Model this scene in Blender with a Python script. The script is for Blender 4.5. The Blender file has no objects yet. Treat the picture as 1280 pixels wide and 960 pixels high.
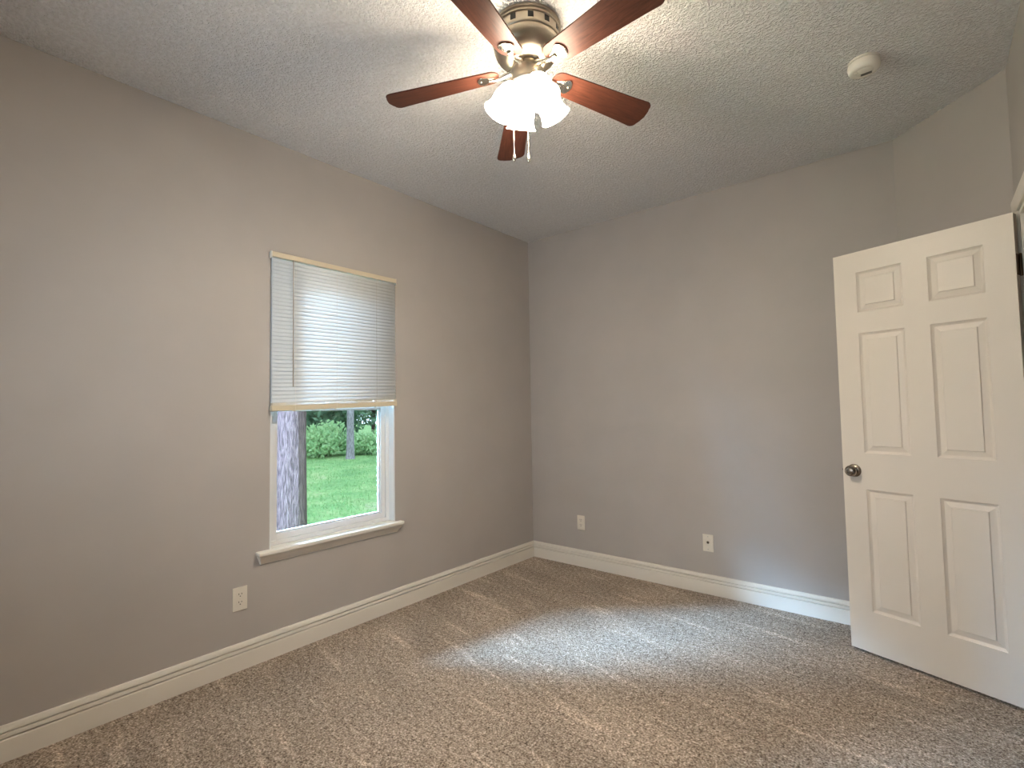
import bpy, bmesh, math, random
from mathutils import Vector, Matrix
random.seed(7)
C = bpy.context.scene.collection
SC = bpy.context.scene

# ------------------------------------------------------------------ camera, sky, exposure
F_PX, YAW, PITCH, ROLL = 630.8624, 0.6921, 0.0490, -0.0167
CAM = Vector((2.6919, -3.5021, 1.2667))
H = 2.736            # ceiling height
XD, AD = 3.0103, 2.5896   # right wall, end of the back wall
DD = XD - AD         # the diagonal wall cuts the corner at 45 degrees
YN = -4.02           # near wall

cy, sy, cp, sp = math.cos(YAW), math.sin(YAW), math.cos(PITCH), math.sin(PITCH)
fwd = Vector((-sy*cp, cy*cp, sp)); right = Vector((cy, sy, 0)); up = right.cross(fwd)
cr, sr = math.cos(ROLL), math.sin(ROLL)
r2 = right*cr + up*sr; u2 = up*cr - right*sr
cd = bpy.data.cameras.new('camera'); cam = bpy.data.objects.new('camera', cd); C.objects.link(cam)
cd.sensor_fit = 'HORIZONTAL'; cd.sensor_width = 36.0; cd.lens = 36.0*F_PX/1280.0
cd.clip_start = 0.02; cd.clip_end = 200
M = Matrix((r2, u2, -fwd)).transposed().to_4x4(); M.translation = CAM
cam.matrix_world = M
SC.camera = cam

SKY = 3.0
SHADE_GLOW = 52.0
BULB_GLOW = 850.0
w = bpy.data.worlds.new('sky'); SC.world = w; w.use_nodes = True
nt = w.node_tree; bg = nt.nodes['Background']
bg.inputs[0].default_value = (0.66, 0.82, 1.0, 1); bg.inputs[1].default_value = SKY

# added lamps: one over the yard boosting daylight, one fill lamp behind the camera
def area(name, loc, target, sx, sy, power, col, spread=180):
    ld = bpy.data.lights.new(name, 'AREA'); ld.shape = 'RECTANGLE'; ld.size = sx; ld.size_y = sy
    ld.energy = power; ld.color = col; ld.spread = math.radians(spread)
    o = bpy.data.objects.new(name, ld); C.objects.link(o)
    o.location = loc; o.rotation_euler = (Vector(target)-Vector(loc)).to_track_quat('-Z', 'Y').to_euler()
    return o
area('added_yard_lamp', (-1.45, -4.25, 3.1), (0, -1.86, .95), 3.2, 1.5, 5000, (.35, .63, 1.0), 70)  # added area lamp aimed at the window, brightens the carpet with blue light
area('added_fill_light', (1.25, -4.13, 1.5), (1.25, 0, 1.5), 1.5, 1.3, 13, (.94, .96, 1.0))  # added lamp, brightens the ceiling and back wall

SC.view_settings.view_transform = 'Standard'
SC.view_settings.look = 'None'
SC.view_settings.gamma = 1.0
SC.view_settings.use_curve_mapping = False
SC.view_settings.exposure = 0.10

# ------------------------------------------------------------------ materials
def lin(r, g, b):
    f = lambda c: (c/255/12.92) if c/255 <= .04045 else ((c/255+.055)/1.055)**2.4
    return (f(r), f(g), f(b), 1)

class NM:
    """A principled material with a small node helper."""
    def __init__(self, name, col=(.8, .8, .8, 1), rough=.6, metal=0.0, spec=.5):
        self.m = bpy.data.materials.new(name); self.m.use_nodes = True
        self.t = self.m.node_tree; self.b = self.t.nodes['Principled BSDF']
        self.b.inputs['Base Color'].default_value = col
        self.b.inputs['Roughness'].default_value = rough
        self.b.inputs['Metallic'].default_value = metal
        self.b.inputs['Specular IOR Level'].default_value = spec
        self.co = None
    def n(self, typ, **kw):
        nd = self.t.nodes.new(typ)
        for k, v in kw.items(): setattr(nd, k, v)
        return nd
    def l(self, a, b): self.t.links.new(a, b)
    def coord(self, scale=(1, 1, 1), kind='Object'):
        if self.co is None: self.co = self.n('ShaderNodeTexCoord')
        mp = self.n('ShaderNodeMapping'); mp.inputs['Scale'].default_value = scale
        self.l(self.co.outputs[kind], mp.inputs[0]); return mp.outputs[0]
    def noise(self, scale, detail=2, rough=.5, vec=None, dist=0):
        nd = self.n('ShaderNodeTexNoise'); nd.inputs['Scale'].default_value = scale
        nd.inputs['Detail'].default_value = detail; nd.inputs['Roughness'].default_value = rough
        nd.inputs['Distortion'].default_value = dist
        self.l(vec if vec is not None else self.coord(), nd.inputs['Vector']); return nd.outputs[0]
    def ramp(self, fac, stops):
        nd = self.n('ShaderNodeValToRGB'); e = nd.color_ramp.elements
        while len(e) < len(stops): e.new(.5)
        for i, (p, c) in enumerate(stops):
            e[i].position = p; e[i].color = c
        self.l(fac, nd.inputs[0]); return nd.outputs[0]
    def mix(self, fac, a, b, mode='MIX'):
        nd = self.n('ShaderNodeMix', data_type='RGBA', blend_type=mode)
        for s, v in ((nd.inputs[0], fac), (nd.inputs[6], a), (nd.inputs[7], b)):
            if isinstance(v, (float, int, tuple)): s.default_value = v
            else: self.l(v, s)
        return nd.outputs[2]
    def math(self, op, a, b):
        nd = self.n('ShaderNodeMath', operation=op)
        for s, v in ((nd.inputs[0], a), (nd.inputs[1], b)):
            if isinstance(v, (float, int)): s.default_value = v
            else: self.l(v, s)
        return nd.outputs[0]
    def color(self, s): self.l(s, self.b.inputs['Base Color'])
    def bump(self, h, strength=.5, dist=.01):
        nd = self.n('ShaderNodeBump'); nd.inputs['Strength'].default_value = strength
        nd.inputs['Distance'].default_value = dist
        self.l(h, nd.inputs['Height']); self.l(nd.outputs[0], self.b.inputs['Normal'])

def g(v): return (v, v, v, 1)

# wall paint: warm grey with a faint orange-peel skin
def wall_mat(name, col):
    m = NM(name, col, .55, spec=.3)
    n = m.noise(3.0, 3)
    m.color(m.mix(m.ramp(n, [(.3, g(0)), (.7, g(1))]), tuple(c*.97 for c in col[:3])+(1,), tuple(min(1, c*1.03) for c in col[:3])+(1,)))
    m.bump(m.noise(220, 2), .08, .002)
    return m.m
WALL = wall_mat('greige_paint', (.440, .402, .370, 1))

m = NM('popcorn_plaster', (.70, .655, .60, 1), .9, spec=.1)
v = m.coord()
n1 = m.noise(75, 3, .6, v, .4); n2 = m.noise(150, 2, .5, v)
hgt = m.math('ADD', m.ramp(n1, [(.38, g(0)), (.62, g(1))]), m.math('MULTIPLY', n2, .5))
m.bump(hgt, 1.0, .0075)
m.color(m.ramp(n1, [(.3, (.83, .80, .77, 1)), (.6, (.94, .915, .895, 1))]))
CEIL = m.m

m = NM('carpet_pile', (.2, .16, .13, 1), .95, spec=.05)
v = m.coord()
fine = m.noise(120, 3, .8, v); mid = m.noise(45, 2, .6, v)
vor = m.n('ShaderNodeTexVoronoi'); vor.inputs['Scale'].default_value = 120; m.l(v, vor.inputs['Vector'])
f1 = m.math('ADD', m.math('MULTIPLY', fine, .75), m.math('MULTIPLY', mid, .25))
base = m.ramp(f1, [(.37, (.070, .047, .033, 1)), (.46, (.275, .215, .165, 1)), (.55, (.49, .40, .32, 1)), (.64, (.86, .75, .64, 1))])
rot = m.n('ShaderNodeMapping'); rot.inputs['Rotation'].default_value = (0, 0, .17); m.l(m.co.outputs['Object'], rot.inputs[0])
def stretch(sx, sy, off):
    q = m.n('ShaderNodeMapping'); q.inputs['Scale'].default_value = (sx, sy, 1); q.inputs['Location'].default_value = (off, off, 0)
    m.l(rot.outputs[0], q.inputs[0]); return q.outputs[0]
nap = m.noise(1.0, 3, .55, stretch(1.3, 4.5, 0), .8)
nap2 = m.noise(2.2, 2, .5, v)
napv = m.math('ADD', m.math('MULTIPLY', nap, .65), m.math('MULTIPLY', nap2, .35))
k = m.ramp(napv, [(.34, g(.86)), (.50, g(1.0)), (.62, g(1.16))])
streak = m.noise(1.0, 2, .5, stretch(1.9, 15, 3.3), .5)
k = m.mix(1.0, k, m.ramp(streak, [(.60, g(1.0)), (.68, g(1.30))]), 'MULTIPLY')
m.color(m.mix(1.0, base, k, 'MULTIPLY'))
m.bump(m.math('ADD', f1, m.math('MULTIPLY', vor.outputs[0], -.4)), .9, .012)
CARPET = m.m

WHITE = NM('white_semigloss_paint', (.78, .725, .64, 1), .38, spec=.45).m
m = NM('white_door_paint', (.74, .665, .575, 1), .40, spec=.45)
gr = m.noise(6, 4, .6, m.coord((40, 40, 2.2)), 1.0)
m.bump(gr, .12, .003)
DOORW = m.m
VINYL = NM('white_vinyl', (.80, .81, .82, 1), .35).m
BLINDV = NM('blind_vinyl', (.80, .80, .76, 1), .45).m
RAILV = NM('blind_rail_enamel', (.62, .53, .38, 1), .4).m
PLATE = NM('outlet_plastic', (.76, .70, .60, 1), .35).m
DARK = NM('dark_slot', (.02, .018, .015, 1), .6).m
NICKEL = NM('brushed_nickel', (.62, .54, .43, 1), .36, 1.0)
_v = NICKEL.coord((1, 1, 60)); NICKEL.bump(NICKEL.noise(8, 2, .5, _v), .05, .001)
NICKEL.b.inputs['Anisotropic'].default_value = .8
_t = NICKEL.n('ShaderNodeTangent', direction_type='RADIAL', axis='Z'); NICKEL.l(_t.outputs[0], NICKEL.b.inputs['Tangent'])
NICKEL = NICKEL.m
CHROME = NM('polished_nickel', (.80, .76, .68, 1), .18, 1.0).m
PEWTER = NM('aged_pewter', (.30, .255, .21, 1), .24, 1.0).m
BRONZE = NM('bronze_hinge', (.16, .10, .06, 1), .4, 1.0).m
SCREW = NM('steel_screw', (.5, .48, .45, 1), .3, 1.0).m
DETECT = NM('detector_plastic', (.80, .74, .65, 1), .45).m

m = NM('mahogany_blade', (.11, .03, .015, 1), .40, spec=.18)
gr = m.noise(5, 5, .65, m.coord((2.2, 26, 26)), .8)
m.color(m.ramp(gr, [(.25, (.038, .012, .008, 1)), (.55, (.076, .025, .015, 1)), (.8, (.108, .038, .022, 1))]))
BLADE = m.m

# slat: thin vinyl that lets some daylight through
m = NM('blind_slat_vinyl', (.71, .72, .71, 1), .5)
tr = m.n('ShaderNodeBsdfTranslucent'); tr.inputs[0].default_value = (.80, .74, .64, 1)
mx = m.n('ShaderNodeMixShader'); mx.inputs[0].default_value = .02
m.l(m.b.outputs[0], mx.inputs[1]); m.l(tr.outputs[0], mx.inputs[2])
m.l(mx.outputs[0], m.t.nodes['Material Output'].inputs[0])
SLAT = m.m

m = NM('window_glass', (1, 1, 1, 1), .02)
ts = m.n('ShaderNodeBsdfTransparent'); ts.inputs[0].default_value = (.95, .97, .97, 1)
gs = m.n('ShaderNodeBsdfGlossy'); gs.inputs['Roughness'].default_value = .02
fr = m.n('ShaderNodeFresnel'); fr.inputs[0].default_value = 1.35
mx = m.n('ShaderNodeMixShader'); m.l(fr.outputs[0], mx.inputs[0]); m.l(ts.outputs[0], mx.inputs[1]); m.l(gs.outputs[0], mx.inputs[2])
m.l(mx.outputs[0], m.t.nodes['Material Output'].inputs[0])
GLASS = m.m

def glow(name, col, s, base):
    m = NM(name, base, .3)
    m.b.inputs['Emission Color'].default_value = col
    m.b.inputs['Emission Strength'].default_value = s
    return m.m
SHADE = glow('lit_frosted_glass', (1, .87, .68, 1), SHADE_GLOW, (.85, .84, .8, 1))
BULB = glow('lit_bulb', (1, .88, .73, 1), BULB_GLOW, (.9, .9, .9, 1))

# outdoors
m = NM('lawn_grass', (.1, .3, .08, 1), .9, spec=.1)
v = m.coord()
a = m.noise(1.1, 4, .6, v); b = m.noise(14, 3, .6, v)
c1 = m.ramp(a, [(.35, (.130, .255, .095, 1)), (.52, (.19, .335, .125, 1)), (.66, (.28, .38, .165, 1)), (.78, (.34, .36, .24, 1))])
m.color(m.mix(1.0, c1, m.ramp(b, [(.3, g(.7)), (.7, g(1.25))]), 'MULTIPLY'))
m.bump(b, .6, .05)
LAWN = m.m
GRASS = NM('grass_blade', (.19, .35, .13, 1), .7, spec=.2).m
def bark(name, stops, scale):
    m = NM(name, stops[1][1], .95, spec=.05)
    a = m.noise(scale, 5, .65, m.coord((9, 9, 1.6)), .4)
    m.color(m.ramp(a, stops)); m.bump(a, 1.0, .04)
    return m.m
BARK = bark('pine_bark', [(.36, (.036, .020, .018, 1)), (.5, (.078, .043, .040, 1)), (.64, (.118, .068, .062, 1))], 6.5)
BARK_GREY = bark('grey_bark', [(.36, (.16, .14, .14, 1)), (.5, (.29, .26, .27, 1)), (.64, (.42, .38, .39, 1))], 5)
def leaf(name, c0, c1):
    m = NM(name, c0, .6, spec=.3)
    m.color(m.ramp(m.noise(3, 3), [(.35, c0), (.65, c1)]))
    tr = m.n('ShaderNodeBsdfTranslucent'); tr.inputs[0].default_value = c1
    mx = m.n('ShaderNodeMixShader'); mx.inputs[0].default_value = .35
    m.l(m.b.outputs[0], mx.inputs[1]); m.l(tr.outputs[0], mx.inputs[2])
    m.l(mx.outputs[0], m.t.nodes['Material Output'].inputs[0])
    return m.m
LEAF_L = leaf('light_leaves', (.22, .40, .18, 1), (.42, .60, .30, 1))
LEAF_D = leaf('dark_leaves', (.085, .17, .10, 1), (.18, .29, .17, 1))

# ------------------------------------------------------------------ mesh helpers
def obj(name, bm, mat, parent=None, smooth=False, loc=None):
    bmesh.ops.recalc_face_normals(bm, faces=bm.faces[:])
    me = bpy.data.meshes.new(name); bm.to_mesh(me); bm.free()
    if smooth:
        for p in me.polygons: p.use_smooth = True
    me.materials.append(mat)
    o = bpy.data.objects.new(name, me); C.objects.link(o)
    if parent: o.parent = parent
    if loc is not None: o.location = loc
    if smooth:
        md = o.modifiers.new('edge', 'EDGE_SPLIT'); md.split_angle = math.radians(38)
    return o
def struct(name, bm, mat, label=None, **k):
    o = obj(name, bm, mat, **k); o['kind'] = 'structure'
    if label: o['label'] = label
    return o
def tag(o, label, cat, group=None, kind=None):
    o['label'] = label; o['category'] = cat
    if group: o['group'] = group
    if kind: o['kind'] = kind
    return o
def thing(name, label, cat, loc, rot=(0, 0, 0), group=None):
    o = bpy.data.objects.new(name, None); o.empty_display_size = .05; C.objects.link(o)
    o.location = loc; o.rotation_euler = rot
    return tag(o, label, cat, group)
def box(bm, x0, x1, y0, y1, z0, z1, bev=0.0, seg=2, mat=None):
    b = bmesh.new()
    vs = [b.verts.new((x, y, z)) for x in (x0, x1) for y in (y0, y1) for z in (z0, z1)]
    for f in ((0, 1, 3, 2), (4, 6, 7, 5), (0, 4, 5, 1), (2, 3, 7, 6), (0, 2, 6, 4), (1, 5, 7, 3)):
        b.faces.new([vs[i] for i in f])
    bmesh.ops.recalc_face_normals(b, faces=b.faces[:])
    if bev: bmesh.ops.bevel(b, geom=b.edges[:], offset=bev, segments=seg, affect='EDGES', profile=.5)
    if mat is not None: bmesh.ops.transform(b, matrix=mat, verts=b.verts[:])
    merge(bm, b)
def merge(bm, b):
    me = bpy.data.meshes.new('tmp'); b.to_mesh(me); b.free(); bm.from_mesh(me); bpy.data.meshes.remove(me)
def lathe(bm, prof, n=32, mat=None, cap=True):
    """prof: list of (radius, z); revolve about z."""
    b = bmesh.new(); rings = []
    for r, z in prof:
        if r < 1e-6: rings.append([b.verts.new((0, 0, z))])
        else: rings.append([b.verts.new((r*math.cos(2*math.pi*i/n), r*math.sin(2*math.pi*i/n), z)) for i in range(n)])
    for p, q in zip(rings, rings[1:]):
        for i in range(n):
            j = (i+1) % n
            if len(p) == 1 and len(q) == 1: continue
            if len(p) == 1: b.faces.new((p[0], q[i], q[j]))
            elif len(q) == 1: b.faces.new((p[i], q[0], p[j]))
            else: b.faces.new((p[i], q[i], q[j], p[j]))
    if mat is not None: bmesh.ops.transform(b, matrix=mat, verts=b.verts[:])
    merge(bm, b)
def tube(bm, pts, rad, n=10):
    """round tube through pts; rad a number or one per point."""
    b = bmesh.new(); pts = [Vector(p) for p in pts]; rings = []
    ref = Vector((0, 0, 1))
    for i, p in enumerate(pts):
        t = (pts[min(i+1, len(pts)-1)] - pts[max(i-1, 0)]).normalized()
        a = t.cross(ref)
        if a.length < 1e-3: a = t.cross(Vector((1, 0, 0)))
        a.normalize(); c = t.cross(a).normalized()
        r = rad[i] if isinstance(rad, (list, tuple)) else rad
        rings.append([b.verts.new(p + (a*math.cos(2*math.pi*k/n) + c*math.sin(2*math.pi*k/n))*r) for k in range(n)])
    for p, q in zip(rings, rings[1:]):
        for i in range(n): b.faces.new((p[i], p[(i+1) % n], q[(i+1) % n], q[i]))
    b.faces.new(rings[0]); b.faces.new(rings[-1])
    merge(bm, b)
def prism(bm, poly, z0, z1, mat=None, bev=0):
    b = bmesh.new()
    lo = [b.verts.new((x, y, z0)) for x, y in poly]; hi = [b.verts.new((x, y, z1)) for x, y in poly]
    b.faces.new(lo[::-1]); b.faces.new(hi)
    for i in range(len(poly)):
        j = (i+1) % len(poly); b.faces.new((lo[i], lo[j], hi[j], hi[i]))
    bmesh.ops.recalc_face_normals(b, faces=b.faces[:])
    if bev:
        ed = [e for e in b.edges if abs(e.verts[0].co.z - e.verts[1].co.z) < 1e-9]
        bmesh.ops.bevel(b, geom=ed, offset=bev, segments=2, affect='EDGES', profile=.5)
    if mat is not None: bmesh.ops.transform(b, matrix=mat, verts=b.verts[:])
    merge(bm, b)
def sweep(bm, prof, p0, p1, nrm, t0=0.0, t1=0.0):
    """prof (out, z) run from p0 to p1; out is along nrm; t0/t1 shift the ends by t*out (mitres)."""
    p0 = Vector((*p0, 0)); p1 = Vector((*p1, 0)); nrm = Vector((*nrm, 0)); d = (p1-p0).normalized()
    a = [bm.verts.new(p0 + nrm*o + d*(t0*o) + Vector((0, 0, z))) for o, z in prof]
    b = [bm.verts.new(p1 + nrm*o + d*(t1*o) + Vector((0, 0, z))) for o, z in prof]
    for i in range(len(prof)):
        j = (i+1) % len(prof); bm.faces.new((a[i], a[j], b[j], b[i]))
    bm.faces.new(a[::-1]); bm.faces.new(b)
new = bmesh.new

# ------------------------------------------------------------------ room shell
# the carpet takes a gentle pile so its surface is not a bare slab
bm = new(); box(bm, -.14, 4.4, YN-.14, .6, -.12, 0.0)
struct('floor', bm, CARPET, 'speckled brown and grey carpet with brushed streaks')
bm = new(); box(bm, -.14, 4.4, YN-.14, .6, H, H+.12)
struct('ceiling', bm, CEIL, 'popcorn textured off-white ceiling')

WY0, WY1, WZ0, WZ1 = -2.262, -1.457, .545, 2.112     # window opening in the left wall
bm = new()
box(bm, -.14, 0, YN-.14, WY0, 0, H); box(bm, -.14, 0, WY1, .14, 0, H)
box(bm, -.14, 0, WY0, WY1, 0, WZ0); box(bm, -.14, 0, WY0, WY1, WZ1, H)
struct('wall_left', bm, WALL, 'greige wall with the window')
bm = new(); box(bm, 0, AD+.06, 0, .14, 0, H)
struct('wall_back', bm, WALL, 'greige back wall right of the corner')
bm = new(); prism(bm, [(AD, 0), (AD+.06, .14), (XD+.14, -DD+.06), (XD, -DD)], 0, H)
struct('wall_diagonal', bm, WALL, 'short diagonal greige wall behind the open door')
DY0, DY1, DZ = -1.295, -.540, 2.060                 # doorway in the right wall
bm = new()
box(bm, XD, XD+.12, DY1, -DD, 0, H); box(bm, XD, XD+.12, YN-.14, DY0, 0, H); box(bm, XD, XD+.12, DY0, DY1, DZ, H)
struct('wall_right', bm, WALL, 'greige wall with the doorway, at the right edge')
NX0, NX1, NZ0, NZ1 = .48, 2.02, .84, 2.16          # opening for an added, unseen window behind the camera
bm = new()
box(bm, 0, NX0, YN-.14, YN, 0, H); box(bm, NX1, XD, YN-.14, YN, 0, H); box(bm, NX0, NX1, YN-.14, YN, 0, NZ0); box(bm, NX0, NX1, YN-.14, YN, NZ1, H)
struct('wall_near', bm, WALL)
bm = new()
box(bm, 4.28, 4.4, YN-.14, .6, 0, H); box(bm, XD+.12, 4.28, .48, .6, 0, H); box(bm, XD+.12, 4.28, -2.6, -2.48, 0, H)
box(bm, XD+.02, XD+.12, -DD+.06, .48, 0, H)
struct('wall_hallway', bm, WALL)

BP = [(0, 0), (.0165, 0), (.0170, .0780), (.0158, .0812), (.0040, .0818), (.0035, .0872), (.0145, .0880), (.0138, .1010), (.0030, .1016), (.0030, .1075), (.0125, .1084), (.0110, .118), (.0085, .1275), (.005, .130), (0, .130)]
T8 = math.tan(math.radians(22.5))
bm = new(); sweep(bm, BP, (0, YN), (0, 0), (1, 0), 1, -1); struct('baseboard_left', bm, WHITE)
bm = new(); sweep(bm, BP, (0, 0), (AD, 0), (0, -1), 1, -T8); struct('baseboard_back', bm, WHITE)
s2 = math.sqrt(.5)
bm = new(); sweep(bm, BP, (AD, 0), (XD, -DD), (-s2, -s2), T8, -T8); struct('baseboard_diagonal', bm, WHITE)
bm = new(); sweep(bm, BP, (XD, -DD), (XD, DY1+.062), (-1, 0), T8, 0); sweep(bm, BP, (XD, DY0-.062), (XD, YN), (-1, 0), 0, -1)
struct('baseboard_right', bm, WHITE)
bm = new(); sweep(bm, BP, (XD, YN), (0, YN), (0, 1), 1, -1); struct('baseboard_near', bm, WHITE)

# doorway casing and jamb
def casing_poly(w): return [(0, 0), (0, .010), (.006, .014), (.018, .016), (w-.012, .018), (w-.003, .016), (w, .012), (w, 0)]
CW = .060
bm = new()
def board(bm, y0, y1, ztop):   # vertical board, y0 the inner edge
    s = 1 if y1 > y0 else -1
    prism(bm, [(XD-o, y0+s*t) for t, o in casing_poly(CW)], 0, ztop)
board(bm, DY1+.004, DY1+.064, DZ+.0)
board(bm, DY0-.004, DY0-.064, DZ+.0)
b = new()
p = casing_poly(CW)
a0 = [b.verts.new((XD-o, DY0-.004-CW, DZ+.0+t)) for t, o in p]; a1 = [b.verts.new((XD-o, DY1+.004+CW, DZ+.0+t)) for t, o in p]
for i in range(len(p)):
    j = (i+1) % len(p); b.faces.new((a0[i], a0[j], a1[j], a1[i]))
b.faces.new(a0); b.faces.new(a1[::-1]); merge(bm, b)
struct('trim_1', bm, WHITE, 'white door casing')
bm = new()
box(bm, XD, XD+.12, DY1-.018, DY1-.0005, 0, DZ-.018); box(bm, XD, XD+.12, DY0+.0005, DY0+.018, 0, DZ-.018)
box(bm, XD, XD+.12, DY0+.0005, DY1-.0005, DZ-.018, DZ-.0005)
box(bm, XD+.04, XD+.052, DY1-.030, DY1-.018, 0, DZ-.018); box(bm, XD+.04, XD+.052, DY0+.018, DY0+.030, 0, DZ-.018)
struct('trim_2', bm, WHITE, 'white door jamb')

# ------------------------------------------------------------------ window
FX = -.052           # room-side face of the vinyl frame
bm = new()           # painted liner of the opening
box(bm, -.139, -.0005, WY0+.0005, WY0+.008, WZ0+.001, WZ1-.001); box(bm, -.139, -.0005, WY1-.008, WY1-.0005, WZ0+.001, WZ1-.001)
box(bm, -.139, -.0005, WY0+.008, WY1-.008, WZ1-.009, WZ1-.001)
# outer frame
ya, yb, za, zb = WY0+.008, WY1-.008, WZ0+.012, WZ1-.009
fw = .026
box(bm, -.135, FX, ya, ya+fw, za-.012, zb, .002); box(bm, -.135, FX, yb-fw, yb, za-.012, zb, .002)
box(bm, -.135, FX-.001, ya+fw-.002, yb-fw+.002, za, za+.022, .002); box(bm, -.135, FX-.001, ya+fw-.002, yb-fw+.002, zb-fw, zb, .002)
win = struct('window_1', bm, VINYL, 'white vinyl window, upper half behind the blind')
def sash(name, x0, x1, y0, y1, z0, z1, st, bot, top):
    bm = new()
    box(bm, x0, x1, y0, y0+st, z0, z1, .003); box(bm, x0, x1, y1-st, y1, z0, z1, .003)
    box(bm, x0, x1, y0+st-.003, y1-st+.003, z0, z0+bot, .003); box(bm, x0, x1, y0+st-.003, y1-st+.003, z1-top, z1, .003)
    s = obj(name, bm, VINYL, win)
    bm = new(); bd = .008; q = x1-.012
    box(bm, x0+.004, q, y0+st, y0+st+bd, z0+bot, z1-top, .002); box(bm, x0+.004, q, y1-st-bd, y1-st, z0+bot, z1-top, .002)
    box(bm, x0+.004, q, y0+st+bd, y1-st-bd, z0+bot, z0+bot+bd, .002); box(bm, x0+.004, q, y0+st+bd, y1-st-bd, z1-top-bd, z1-top, .002)
    obj('glazing_bead', bm, VINYL, s)
    bm = new(); xm = (x0+x1)/2 - .004
    box(bm, xm-.002, xm+.002, y0+st+.001, y1-st-.001, z0+bot+.001, z1-top-.001)
    obj('pane', bm, GLASS, s)
    return s
low = sash('lower_sash', -.094, -.060, ya+fw+.001, yb-fw-.001, za+.022, 1.318, .030, .034, .036)
sash('upper_sash', -.132, -.098, ya+fw+.001, yb-fw-.001, 1.290, zb-fw-.001, .034, .034, .036)
bm = new(); box(bm, -.085, -.045, -1.895, -1.845, 1.318, 1.326, .002); lathe(bm, [(0, 1.326), (.012, 1.326), (.012, 1.334), (0, 1.336)], 12, Matrix.Translation((-.066, -1.87, 0)))
obj('sash_lock', bm, VINYL, win)
# stool and apron
bm = new()
box(bm, -.052, 0, WY0+.0005, WY1-.0005, WZ0-.008, WZ0+.012)
box(bm, 0, .048, -2.333, -1.418, WZ0-.008, WZ0+.012, .005, 3)
obj('window_stool', bm, WHITE, win)
bm = new()
prof = [(0.0, WZ0-.008), (.043, WZ0-.008), (.043, WZ0-.010), (.038, WZ0-.014), (.027, WZ0-.026), (.017, WZ0-.040), (.006, WZ0-.054), (.006, WZ0-.057), (0, WZ0-.057)]
a = []; b_ = []
for o, z in prof:
    k = (.043-o)*.6 if o > 0 else .018 * (1 if z < WZ0-.03 else 0)
    a.append(bm.verts.new((o, -2.328+k, z))); b_.append(bm.verts.new((o, -1.424-k, z)))
for i in range(len(prof)):
    j = (i+1) % len(prof); bm.faces.new((a[i], a[j], b_[j], b_[i]))
bm.faces.new(a[::-1]); bm.faces.new(b_)
obj('window_apron', bm, WHITE, win)

bm = new()  # made-up window, out of view, put in to house the fill lamp
q = .035
for x0, x1 in ((NX0+.001, NX0+q), (NX1-q, NX1-.001), ((NX0+NX1)/2-.02, (NX0+NX1)/2+.02)): box(bm, x0, x1, YN-.09, YN-.04, NZ0+.001, NZ1-.001, .002)
for z0, z1 in ((NZ0+.001, NZ0+q), (NZ1-q, NZ1-.001), ((NZ0+NZ1)/2-.018, (NZ0+NZ1)/2+.018)): box(bm, NX0+q, NX1-q, YN-.088, YN-.042, z0, z1, .002)
w2 = struct('added_window', bm, VINYL)
bm = new(); box(bm, NX0+q, NX1-q, YN-.067, YN-.063, NZ0+q, NZ1-q); obj('pane', bm, GLASS, w2)
bm = new(); box(bm, NX0-.05, NX1+.05, YN-.039, YN+.035, NZ0-.018, NZ0, .004); obj('window_stool', bm, WHITE, w2)

# ------------------------------------------------------------------ door
ANG = .3528
door_bm = new()
DW, DT, DB, DTp = .711, .035, .015, 2.047
US = [0, .100, .302, .403, .604, DW]
ZS = [DB, .219, .828, 1.012, 1.624, 1.732, 1.940, DTp]
def door_face(bm, y, sgn):
    def q(u0, u1, z0, z1, d): return [Vector((-u, y+sgn*d, z)) for u, z in ((u0, z0), (u1, z0), (u1, z1), (u0, z1))]
    for i in range(5):
        for j in range(7):
            u0, u1, z0, z1 = US[i], US[i+1], ZS[j], ZS[j+1]
            if i in (1, 3) and j in (1, 3, 5):
                rings = []
                for ins, d in ((0, 0), (.003, .004), (.011, .0095), (.014, .0095), (.0345, .0045), (.037, .0005)):
                    rings.append([bm.verts.new(p) for p in q(u0+ins, u1-ins, z0+ins, z1-ins, d)])
                for A, B in zip(rings, rings[1:]):
                    for k in range(4): bm.faces.new((A[k], A[(k+1) % 4], B[(k+1) % 4], B[k]))
                bm.faces.new(rings[-1])
            else:
                bm.faces.new([bm.verts.new(p) for p in q(u0, u1, z0, z1, 0)])
door_face(door_bm, 0, 1); door_face(door_bm, DT, -1)
def quad(bm, *ps): bm.faces.new([bm.verts.new(p) for p in ps])
for i in range(7):
    z0, z1 = ZS[i], ZS[i+1]
    for u in (0, -DW): quad(door_bm, (u, 0, z0), (u, DT, z0), (u, DT, z1), (u, 0, z1))
for i in range(5):
    for z in (DB, DTp): quad(door_bm, (-US[i], 0, z), (-US[i+1], 0, z), (-US[i+1], DT, z), (-US[i], DT, z))
bmesh.ops.remove_doubles(door_bm, verts=door_bm.verts[:], dist=1e-5)
door = struct('door_1', door_bm, DOORW, 'white six panel door standing open')
door.location = (2.9869, -.5815, 0); door.rotation_euler = (0, 0, -ANG)
def knob_bm(y, s):
    bm = new()
    mt = Matrix.Translation((-.656, y, .919)) @ Matrix.Rotation(math.radians(90*s), 4, 'X')
    lathe(bm, [(0, 0), (.033, 0), (.033, .003), (.030, .007), (.020, .010), (.013, .012), (.0115, .015), (.013, .019), (.021, .023), (.0265, .030), (.0280, .037), (.026, .044), (.019, .0495), (.0172, .0480), (.011, .0484), (.009, .0500), (0, .0502)], 32, mt)
    return bm
k = obj('door_knob', knob_bm(0, 1), PEWTER, door, True); k['label'] = 'round pewter knob'
obj('door_knob', knob_bm(DT, -1), PEWTER, door, True)
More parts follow.
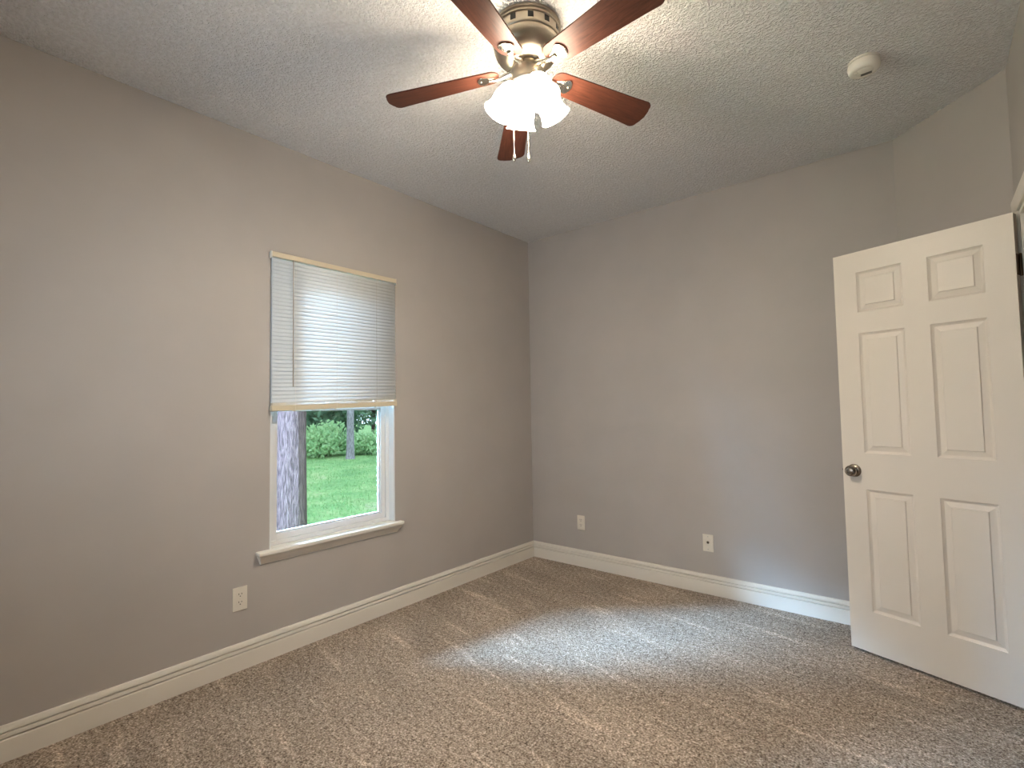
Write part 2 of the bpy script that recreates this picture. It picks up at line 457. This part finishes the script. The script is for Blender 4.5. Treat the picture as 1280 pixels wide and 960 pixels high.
bm = new(); box(bm, -DW-.0012, -DW+.001, .006, DT-.006, .890, .948, .0005); lathe(bm, [(.006, 0), (.006, .008), (0, .010)], 10, Matrix.Translation((-DW-.001, DT/2, .919)) @ Matrix.Rotation(math.radians(-90), 4, 'Y'))
obj('latch_plate', bm, PEWTER, door)
for z in (.23, 1.03, 1.83):
    bm = new()
    box(bm, -.0005, .002, .004, DT-.001, z-.044, z+.044, .0004)            # leaf on the door edge
    lathe(bm, [(0, z-.047), (.0055, z-.045), (.0055, z+.045), (.004, z+.049), (0, z+.050)], 12, Matrix.Translation((.005, DT+.003, 0)))
    h = obj('door_hinge', bm, BRONZE, door, True); h['label'] = 'dark bronze hinge'

# ------------------------------------------------------------------ ceiling fan
FXC, FYC = 1.5489, -2.0003
fan = thing('ceiling_fan', 'ceiling fan with five dark wood blades and a cluster of lit white glass shades', 'ceiling fan', (FXC, FYC, H))
bm = new()
lathe(bm, [(0, 0), (.131, 0), (.132, -.003), (.132, -.011), (.1265, -.015), (.1265, -.017), (.130, -.020), (.130, -.025), (.1255, -.028), (.1255, -.052), (.130, -.055), (.1305, -.064), (.1285, -.068), (.1265, -.0695), (.1265, -.072), (.128, -.075), (.126, -.088), (.121, -.102), (.113, -.115), (.100, -.128), (.085, -.139), (.070, -.147), (.058, -.151), (0, -.152)], 64)
hs = obj('motor_housing', bm, NICKEL, fan, True)
for i in range(12):
    bm = new(); box(bm, .1235, .1262, -.0105, .0105, -.051, -.029, mat=Matrix.Rotation(2*math.pi*i/12 + .26, 4, 'Z'))
    v = obj('vent_slot', bm, DARK, hs); v['label'] = 'dark vent slot'
bm = new(); lathe(bm, [(0, -.151), (.050, -.151), (.052, -.154), (.052, -.166), (.048, -.170), (.030, -.172), (0, -.172)], 40)
obj('hub', bm, NICKEL, fan, True)
bm = new()
lathe(bm, [(.030, -.170), (.060, -.171), (.0635, -.174), (.0635, -.178), (.0615, -.181), (.0615, -.214), (.0625, -.218), (.060, -.224), (.050, -.235), (.034, -.244), (.018, -.249), (.014, -.256), (.016, -.261), (.010, -.270), (0, -.273)], 40)
fit = obj('light_fitter', bm, NICKEL, fan, True)

# five blades: [angle offset, extra droop]
PH, PIT, CONE, BZ = 2.3972, -.216, -.0805, 2.552-H
RT = .5762
ext = [(.0018, -.0673), (-.0128, -.0093), (.0281, .0271), (-.0298, .0455), (.0128, .0038)]
def wid(r): return .1041 + (.1317-.1041)*(r-.2)/.3
def blade_outline():
    R0, pts = .112, []
    tip = []
    w1 = wid(RT)/2; rc = .026
    # upper side from root to tip, then round the tip, then back
    def side(s):
        q = []
        wr = wid(R0)/2
        for i in range(9):           # rounded root shoulder
            t = math.pi/2*i/8
            q.append((R0 + .040*(1-math.cos(t)) - .0, s*(.014 + (wid(R0+.04)/2-.014)*math.sin(t))))
        q += [(r, s*wid(r)/2) for r in (.25, .32, .40, .48)]
        for i in range(7):
            t = math.pi/2*i/6
            q.append((RT-.010-rc+rc*math.sin(t), s*(w1-rc+rc*math.cos(t))))
        return q
    a = side(1); b = side(-1)
    mid = [(RT-.010+.010*(1-(y/(w1-rc))**2), y) for y in (w1*.45, 0, -w1*.45)]
    return a + mid + b[::-1]
BO = blade_outline()
for k in range(5):
    off, dz = ext[k]
    a = PH + k*2*math.pi/5 + off
    sl = CONE + dz
    e = Vector((math.cos(a), math.sin(a), sl)); n0 = Vector((-math.sin(a), math.cos(a), 0))
    n = n0*math.cos(PIT) + Vector((0, 0, math.sin(PIT)))
    e.normalize(); n.normalize(); upv = e.cross(n).normalized()
    o = Vector((0, 0, BZ - sl*.2))
    mt = Matrix((e, n, upv)).transposed().to_4x4(); mt.translation = o
    bm = new(); prism(bm, BO, 0, .006, bev=.0015)
    bl = obj('blade', bm, BLADE, fan); bl.matrix_local = mt
    # bracket: neck from the hub, twisting up to a rounded shield under the blade
    bm = new()
    inv = mt.inverted()
    p0 = inv @ Vector((math.cos(a)*.045, math.sin(a)*.045, -.162)); p1 = inv @ Vector((math.cos(a)*.085, math.sin(a)*.085, -.172))
    p2 = Vector((.105, 0, -.014)); p3 = Vector((.150, 0, -.0045))
    pts = []
    for i in range(13):
        t = i/12
        pts.append(p0*(1-t)**3 + p1*3*t*(1-t)**2 + p2*3*t*t*(1-t) + p3*t**3)
    tube(bm, pts, [.0135-.004*math.sin(math.pi*i/12)-.003*i/12 for i in range(13)], 10)
    sh = []
    for i in range(17):
        t = -math.pi/2 + math.pi*i/16
        sh.append((.174 + .024*math.cos(t), .033*math.sin(t)))
    sh = [(.122, -.007), (.150, -.018)] + sh + [(.150, .018), (.122, .007)]
    prism(bm, sh, -.006, 0, bev=.002)
    lathe(bm, [(0, -.0095), (.004, -.009), (.0045, -.006)], 8, Matrix.Translation((.186, 0, 0)))
    br = obj('blade_bracket', bm, CHROME, fan, True); br.matrix_local = mt

# four glass shades on curved arms
SB, RHO, SZ, TILT, SL = 2.2643 + .2176, .113, 2.398-H, math.radians(29), .125
SP = [(.023, 0), (.027, .003), (.033, .012), (.041, .028), (.0465, .048), (.0485, .070), (.048, .088), (.0492, .100), (.0535, .114), (.0595, .125)]
for k in range(4):
    a = SB + k*math.pi/2 + (0, -.16, .32, .04)[k]
    rad = Vector((math.cos(a), math.sin(a), 0))
    ax = rad*math.sin(TILT) + Vector((0, 0, -math.cos(TILT)))
    rim = rad*RHO + Vector((0, 0, SZ)); neck = rim - ax*SL
    mt = ax.to_track_quat('Z', 'Y').to_matrix().to_4x4(); mt.translation = neck
    bm = new()
    st = neck - ax*.030
    p0 = rad*.052 + Vector((0, 0, -.200)); 
    pts = []
    c1 = p0 + rad*.022 + Vector((0, 0, .004)); c2 = st - ax*.018
    for i in range(11):
        t = i/10
        pts.append(p0*(1-t)**3 + c1*3*t*(1-t)**2 + c2*3*t*t*(1-t) + st*t**3)
    tube(bm, pts, .0075, 10)
    lathe(bm, [(0, -.034), (.012, -.034), (.019, -.028), (.0235, -.014), (.0255, -.004), (.0255, .004), (.022, .006), (0, .006)], 24, mt)
    arm = obj('lamp_arm', bm, NICKEL, fan, True)
    bm = new()
    inner = [(r-.0028, z) for r, z in SP[::-1]]
    lathe(bm, SP + [(SP[-1][0]-.0014, SL+.0012)] + inner, 32, mt)
    obj('glass_shade', bm, SHADE, arm, True)
    bm = new()
    lathe(bm, [(0, .006), (.013, .006), (.013, .030), (.018, .045), (.027, .062), (.030, .078), (.027, .094), (.016, .105), (0, .109)], 20, mt)
    obj('light_bulb', bm, BULB, arm, True)

# two pull chains
lf = Vector((-.77, -.64, 0)); aw = Vector((-.638, .77, 0))
for ox, oa, zt, ze in ((.055, .026, -.205, -.478), (-.002, .058, -.205, -.466)):
    p = lf*ox + aw*oa
    bm = new()
    tube(bm, [p + Vector((0, 0, zt)), p + Vector((0, 0, ze))], .0009, 6)
    z = zt
    while z > ze:
        b = bmesh.new(); bmesh.ops.create_icosphere(b, subdivisions=1, radius=.0019, matrix=Matrix.Translation(p + Vector((0, 0, z)))); merge(bm, b)
        z -= .0052
    # short spur to the fitter
    d = Vector((p.x, p.y, 0)).normalized()*.058
    tube(bm, [Vector((d.x, d.y, zt)), p + Vector((0, 0, zt))], .003, 8)
    ch = obj('pull_chain', bm, CHROME, fan)
    bm = new()
    lathe(bm, [(0, ze+.004), (.0022, ze+.003), (.003, ze-.004), (.0055, ze-.014), (.0075, ze-.023), (.0070, ze-.029), (.004, ze-.034), (0, ze-.035)], 16, Matrix.Translation(p))
    obj('chain_pendant', bm, CHROME, ch, True)

# ------------------------------------------------------------------ window blind
BY0, BY1 = -2.268, -1.460
ZTOP, ZBL, ZBR = 2.100, 1.322, 1.346
bl = thing('window_blind', 'white mini blind lowered over the upper half of the window', 'blind', (0, (BY0+BY1)/2, 2.1))
oy = -(BY0+BY1)/2; oz = -2.1
T = Matrix.Translation((0, oy, oz))
def bobj(name, bm, mat, **k):
    bmesh.ops.transform(bm, matrix=T, verts=bm.verts[:]); return obj(name, bm, mat, bl, **k)
bm = new(); box(bm, .003, .031, BY0, BY1, 2.100, 2.1275, .0025)
for y in (-2.09, -1.64): box(bm, .006, .022, y-.006, y+.006, 2.127, 2.130, .001)
o = bobj('headrail', bm, RAILV); o['label'] = 'tan headrail'
for y0, y1 in ((BY0-.004, BY0), (BY1, BY1+.003)):
    bm = new(); box(bm, .0005, .026, y0, y1, 2.094, 2.131, .001); bobj('bracket', bm, DETECT)
NS = 37
bm = new()
SA = math.radians(73)
for i in range(NS):
    f = (i+.55)/NS
    zl = ZTOP-.004 + (ZBL-ZTOP+.002)*f; zr = ZTOP-.004 + (ZBR-ZTOP+.002)*f
    rows = []
    for j in range(5):
        u = (j/4-.5)*.0255; bow = .0016*(1-(2*j/4-1)**2)
        # closed-ish: the lower edge leans to the room
        dx = -u*math.cos(SA) + bow*math.sin(SA); dz = u*math.sin(SA) + bow*math.cos(SA)
        rows.append((bm.verts.new((.0175+dx, BY0+.004, zl+dz)), bm.verts.new((.0175+dx, BY1-.004, zr+dz))))
    for A, B in zip(rows, rows[1:]): bm.faces.new((A[0], A[1], B[1], B[0]))
so = bobj('slats', bm, SLAT, smooth=True)
md = so.modifiers.new('thick', 'SOLIDIFY'); md.thickness = .0006
bm = new()
b = new(); box(b, .005, .031, BY0, BY1, -.048, -.020, .003)
box(b, .006, .030, BY0+.004, BY1-.004, -.020, -.0165); box(b, .0065, .0295, BY0+.004, BY1-.004, -.0155, -.0125); box(b, .006, .030, BY0+.004, BY1-.004, -.0115, -.0085); box(b, .0065, .0295, BY0+.004, BY1-.004, -.0075, -.0045)
for vv in b.verts: vv.co.z += ZBL + (ZBR-ZBL)*(vv.co.y-BY0)/(BY1-BY0)
merge(bm, b)
o = bobj('bottom_rail', bm, RAILV); o['label'] = 'tan bottom rail with stacked slats'
bm = new()
for y in (-2.141, -1.891, -1.616):
    zb_ = ZBL + (ZBR-ZBL)*(y-BY0)/(BY1-BY0)
    for x in (.0325, .0035): tube(bm, [(x, y, 2.100), (x, y, zb_-.048)], .0006, 5)
    lathe(bm, [(0, -.006), (.005, -.005), (.006, 0)], 10, Matrix.Translation((.018, y, zb_-.048)))
bobj('ladder_cord', bm, DETECT)
bm = new(); tube(bm, [(.036, -2.157, 2.098), (.037, -2.156, 1.42), (.037, -2.156, 1.405)], [.0028, .0032, .0036], 6); tube(bm, [(.026, -2.157, 2.096), (.036, -2.157, 2.098)], .002, 6)
o = bobj('tilt_wand', bm, NM('wand_plastic', (.30, .25, .20, 1), .3).m); o['label'] = 'grey tilt wand'

# ------------------------------------------------------------------ wall plates and detector
def plate(bm, w=.070, h=.1145, d=.006):
    # local: x right, y out of the wall (negative y is towards the room), z up
    box(bm, -w/2, w/2, -d, 0, -h/2, h/2, .0022, 2)
def outlet(label, loc, rotz, group=None):
    t = thing('power_outlet', label, 'outlet', loc, (0, 0, rotz), group)
    bm = new(); plate(bm); obj('cover_plate', bm, PLATE, t)
    for s in (1, -1):
        bm = new()
        pl = []
        for i in range(24):
            a = 2*math.pi*i/24; x = .0172*math.cos(a); z = max(-.0135, min(.0135, .0172*math.sin(a)))
            pl.append((x, z))
        prism(bm, pl, 0, .0075, Matrix.Translation((0, 0, s*.0195)) @ Matrix.Rotation(math.radians(90), 4, 'X'))
        r = obj('socket', bm, PLATE, t)
        bm = new(); zc = s*.0195
        box(bm, -.0080, -.0052, -.0079, -.0074, zc+.0005, zc+.0085); box(bm, .0052, .0080, -.0079, -.0074, zc+.0015, zc+.0080)
        lathe(bm, [(0, 0), (.0027, 0), (.0027, .0004), (0, .0004)], 10, Matrix.Translation((0, -.0075, zc-.0065)) @ Matrix.Rotation(math.radians(90), 4, 'X'))
        o = obj('socket_slots', bm, DARK, r); o['label'] = 'dark plug slots'
    bm = new(); lathe(bm, [(0, 0), (.0034, 0), (.003, .0014), (0, .0017)], 12, Matrix.Translation((0, -.006, 0)) @ Matrix.Rotation(math.radians(90), 4, 'X')); obj('screw', bm, PLATE, t)
    return t
outlet('duplex power outlet on the left wall below the window', (0, -2.407, .346), math.radians(90))
outlet('duplex power outlet on the back wall close to the room corner', (.4875, 0, .345), 0)
t = thing('cable_jack', 'wall plate with one round cable socket on the back wall near the door', 'wall plate', (1.490, 0, .339))
bm = new(); plate(bm); obj('cover_plate', bm, PLATE, t)
bm = new(); mt = Matrix.Translation((0, -.006, .004)) @ Matrix.Rotation(math.radians(90), 4, 'X')
lathe(bm, [(.0095, 0), (.0095, .003), (.0055, .003)], 6, mt); lathe(bm, [(.0055, .002), (.0055, .010), (.003, .010), (.003, .004), (0, .004)], 14, mt)
o = obj('coaxial_socket', bm, PEWTER, t); o['label'] = 'dark threaded cable socket'
for z in (.042, -.042):
    bm = new(); lathe(bm, [(0, 0), (.0034, 0), (.003, .0014), (0, .0017)], 12, Matrix.Translation((0, -.006, z)) @ Matrix.Rotation(math.radians(90), 4, 'X')); obj('screw', bm, SCREW, t)

t = thing('smoke_detector', 'round white smoke detector on the popcorn ceiling', 'smoke detector', (2.533, -.902, H))
bm = new(); lathe(bm, [(0, 0), (.058, 0), (.058, -.006), (.054, -.008), (0, -.008)], 40); obj('mounting_plate', bm, DETECT, t, True)
bm = new(); lathe(bm, [(0, -.0075), (.050, -.0075), (.050, -.0125), (0, -.0125)], 32); o = obj('vent_gap', bm, DARK, t, True); o['label'] = 'dark vent gap'
bm = new(); lathe(bm, [(0, -.012), (.058, -.012), (.060, -.014), (.060, -.030), (.057, -.041), (.050, -.047), (.036, -.049), (.033, -.0475), (.030, -.049), (0, -.050)], 48); obj('cover', bm, DETECT, t, True)
bm = new(); lathe(bm, [(0, -.049), (.009, -.049), (.009, -.0522), (.007, -.053), (0, -.053)], 20, Matrix.Translation((-.030, -.012, .001))); obj('test_button', bm, PLATE, t, True)
bm = new()
for i in range(3): box(bm, -.02, .02, -.0012, .0012, -.0508, -.0496, mat=Matrix.Translation((.006, .010+i*.006, 0)) @ Matrix.Rotation(.0, 4, 'Z'))
obj('sounder_slots', bm, DARK, t)

# ------------------------------------------------------------------ outdoors
GZ = -.30
bm = new(); bmesh.ops.create_grid(bm, x_segments=60, y_segments=60, size=30, matrix=Matrix.Translation((-30.2, 4, GZ)))
for v in bm.verts: v.co.z += .03*math.sin(v.co.x*.9)*math.cos(v.co.y*.7)
o = struct('lawn', bm, LAWN, 'green lawn outside the window')
def grassbm(n):
    bm = new()
    for _ in range(n):
        d = 3.2 + 16*random.random()**1.3; a = math.radians(random.uniform(50, 70))
        x = CAM.x - math.sin(a)*d; y = CAM.y + math.cos(a)*d
        if x > -.6: continue
        h = random.uniform(.03, .075); t = random.uniform(0, 6.28); ww = random.uniform(.004, .009)
        dx, dy = math.cos(t)*ww, math.sin(t)*ww; lx, ly = random.uniform(-.04, .04), random.uniform(-.04, .04)
        z = GZ + .03*math.sin(x*.9)*math.cos(y*.7) - .003
        bm.faces.new([bm.verts.new((x-dx, y-dy, z)), bm.verts.new((x+dx, y+dy, z)), bm.verts.new((x+lx, y+ly, z+h))])
    return bm
tag(obj('grass', grassbm(14000), GRASS), 'short green grass blades on the lawn outside', 'grass', kind='stuff')

def foliage(bm, cx, cy, cz, rx, ry, rz, n, size, shell=.55):
    for _ in range(n):
        while True:
            p = Vector((random.uniform(-1, 1), random.uniform(-1, 1), random.uniform(-1, 1)))
            if shell < p.length < 1: break
        c = Vector((cx+p.x*rx, cy+p.y*ry, cz+p.z*rz))
        if c.z < .03: continue
        a = Vector((random.gauss(0, 1), random.gauss(0, 1), random.gauss(0, 1))).normalized()
        b = a.cross(Vector((random.gauss(0, 1), random.gauss(0, 1), random.gauss(0, 1)))).normalized()
        s = size*random.uniform(.6, 1.3)
        bm.faces.new([bm.verts.new(c-a*s), bm.verts.new(c+b*s*.45), bm.verts.new(c+a*s), bm.verts.new(c-b*s*.45)])
def tree(name, label, cat, x, y, r, h, leafmat, crown=None, group=None, seg=18, barkmat=None):
    t = thing(name, label, cat, (x, y, GZ), group=group)
    bm = new(); prof = [(r*1.45, -.05), (r*1.18, .12), (r*1.06, .4), (r, .9), (r*.96, 2), (r*.88, 3.6), (r*.7, h*.8), (r*.35, h)]
    lathe(bm, prof, seg)
    for v in bm.verts:
        a = math.atan2(v.co.y, v.co.x); k = 1+.05*math.sin(5*a+v.co.z)+.03*math.sin(9*a+2*v.co.z)
        v.co.x *= k; v.co.y *= k
    obj('trunk', bm, barkmat or BARK, t, True)
    if crown:
        bm = new()
        for c in crown:
            zz = bm; foliage(zz, c[0], c[1], c[2], c[3], c[3], c[4], c[5], c[6])
        obj('foliage', bm, leafmat, t)
    return t
def at(px, dep):     # a ground point on the ray through image column px, dep metres along the view axis
    v = r2*((px-640)/F_PX) + fwd; d = Vector((v.x, v.y))*dep
    return CAM.x+d.x, CAM.y+d.y
x, y = at(364.5, 5.4)
tree('pine_tree', 'thick grey barked trunk close outside the window, left in the pane', 'tree', x, y, .148, 8.5, LEAF_D, [(0, 0, 7.6, 1.7, 1.2, 900, .12)])
x, y = at(438, 17.0)
tree('pine_tree', 'slim grey trunk standing at the far edge of the lawn', 'tree', x, y, .115, 10, LEAF_D, [(0, 0, 8.6, 2.0, 1.6, 900, .14)], barkmat=BARK_GREY)
def bush(label, px, dep, w, h, mat, n, size, group=None):
    x, y = at(px, dep)
    t = thing('bush', label, 'bush', (x, y, GZ), group=group)
    bm = new()
    random.seed(int(px*10+dep))
    for i in range(5):
        ox, oy = random.uniform(-.5, .5)*w, random.uniform(-.4, .4)*w
        hh = h*random.uniform(.6, 1.0)
        foliage(bm, ox, oy, hh*.5, w*.5, w*.5, hh*.5, n//5, size, .3)
    for v in bm.verts: pass
    obj('foliage', bm, mat, t)
    bm = new()
    for i in range(4):
        a = random.uniform(0, 6.28); tube(bm, [(0, 0, -.03), (math.cos(a)*.25*w, math.sin(a)*.25*w, h*.35), (math.cos(a)*.4*w, math.sin(a)*.4*w, h*.7)], [.03, .022, .01], 6)
    obj('stem', bm, BARK, t)
bush('light green rounded bush at the edge of the lawn between the two trunks', 408, 18.2, 1.5, 1.35, LEAF_L, 2600, .085)
bush('small light green bush just right of the slim trunk', 452, 18.8, 1.2, .95, LEAF_L, 1500, .08)
bush('low light green bush beside the left jamb behind the thick trunk', 352, 18.6, 1.5, 1.1, LEAF_L, 1200, .08)
bush('low green bush right of the thick trunk at the lawn edge', 387, 18.4, .9, .75, LEAF_L, 1000, .075)
bush('low leafy bush at the right end of the lawn edge', 474, 18.6, 1.2, .8, LEAF_L, 1000, .08)
def wood(label, px, dep, h, mat, seed, n=2600):
    random.seed(seed)
    x, y = at(px, dep)
    t = thing('woodland_tree', label, 'tree', (x, y, GZ), group='trees in the woods behind the lawn')
    bm = new(); tube(bm, [(0, 0, -.1), (.05, .02, h*.5), (.02, .1, h)], [.10, .08, .03], 8); obj('trunk', bm, BARK, t, True)
    bm = new()
    for i in range(6):
        foliage(bm, random.uniform(-.45, .45), random.uniform(-.45, .45), h*random.uniform(.12, .9), 1.1, 1.1, 1.1, n//6, .15, .2)
    obj('foliage', bm, mat, t)
for i, (px, dp) in enumerate(((318, 22), (392, 22), (466, 22), (540, 22), (352, 25.5), (418, 25.5), (484, 25.5), (330, 29), (386, 29), (440, 29), (500, 29))):
    wood('dense dark green tree in the shaded woods behind the lawn', px, dp, 4.6 + .5*((i*7) % 4), LEAF_D, 40+i)
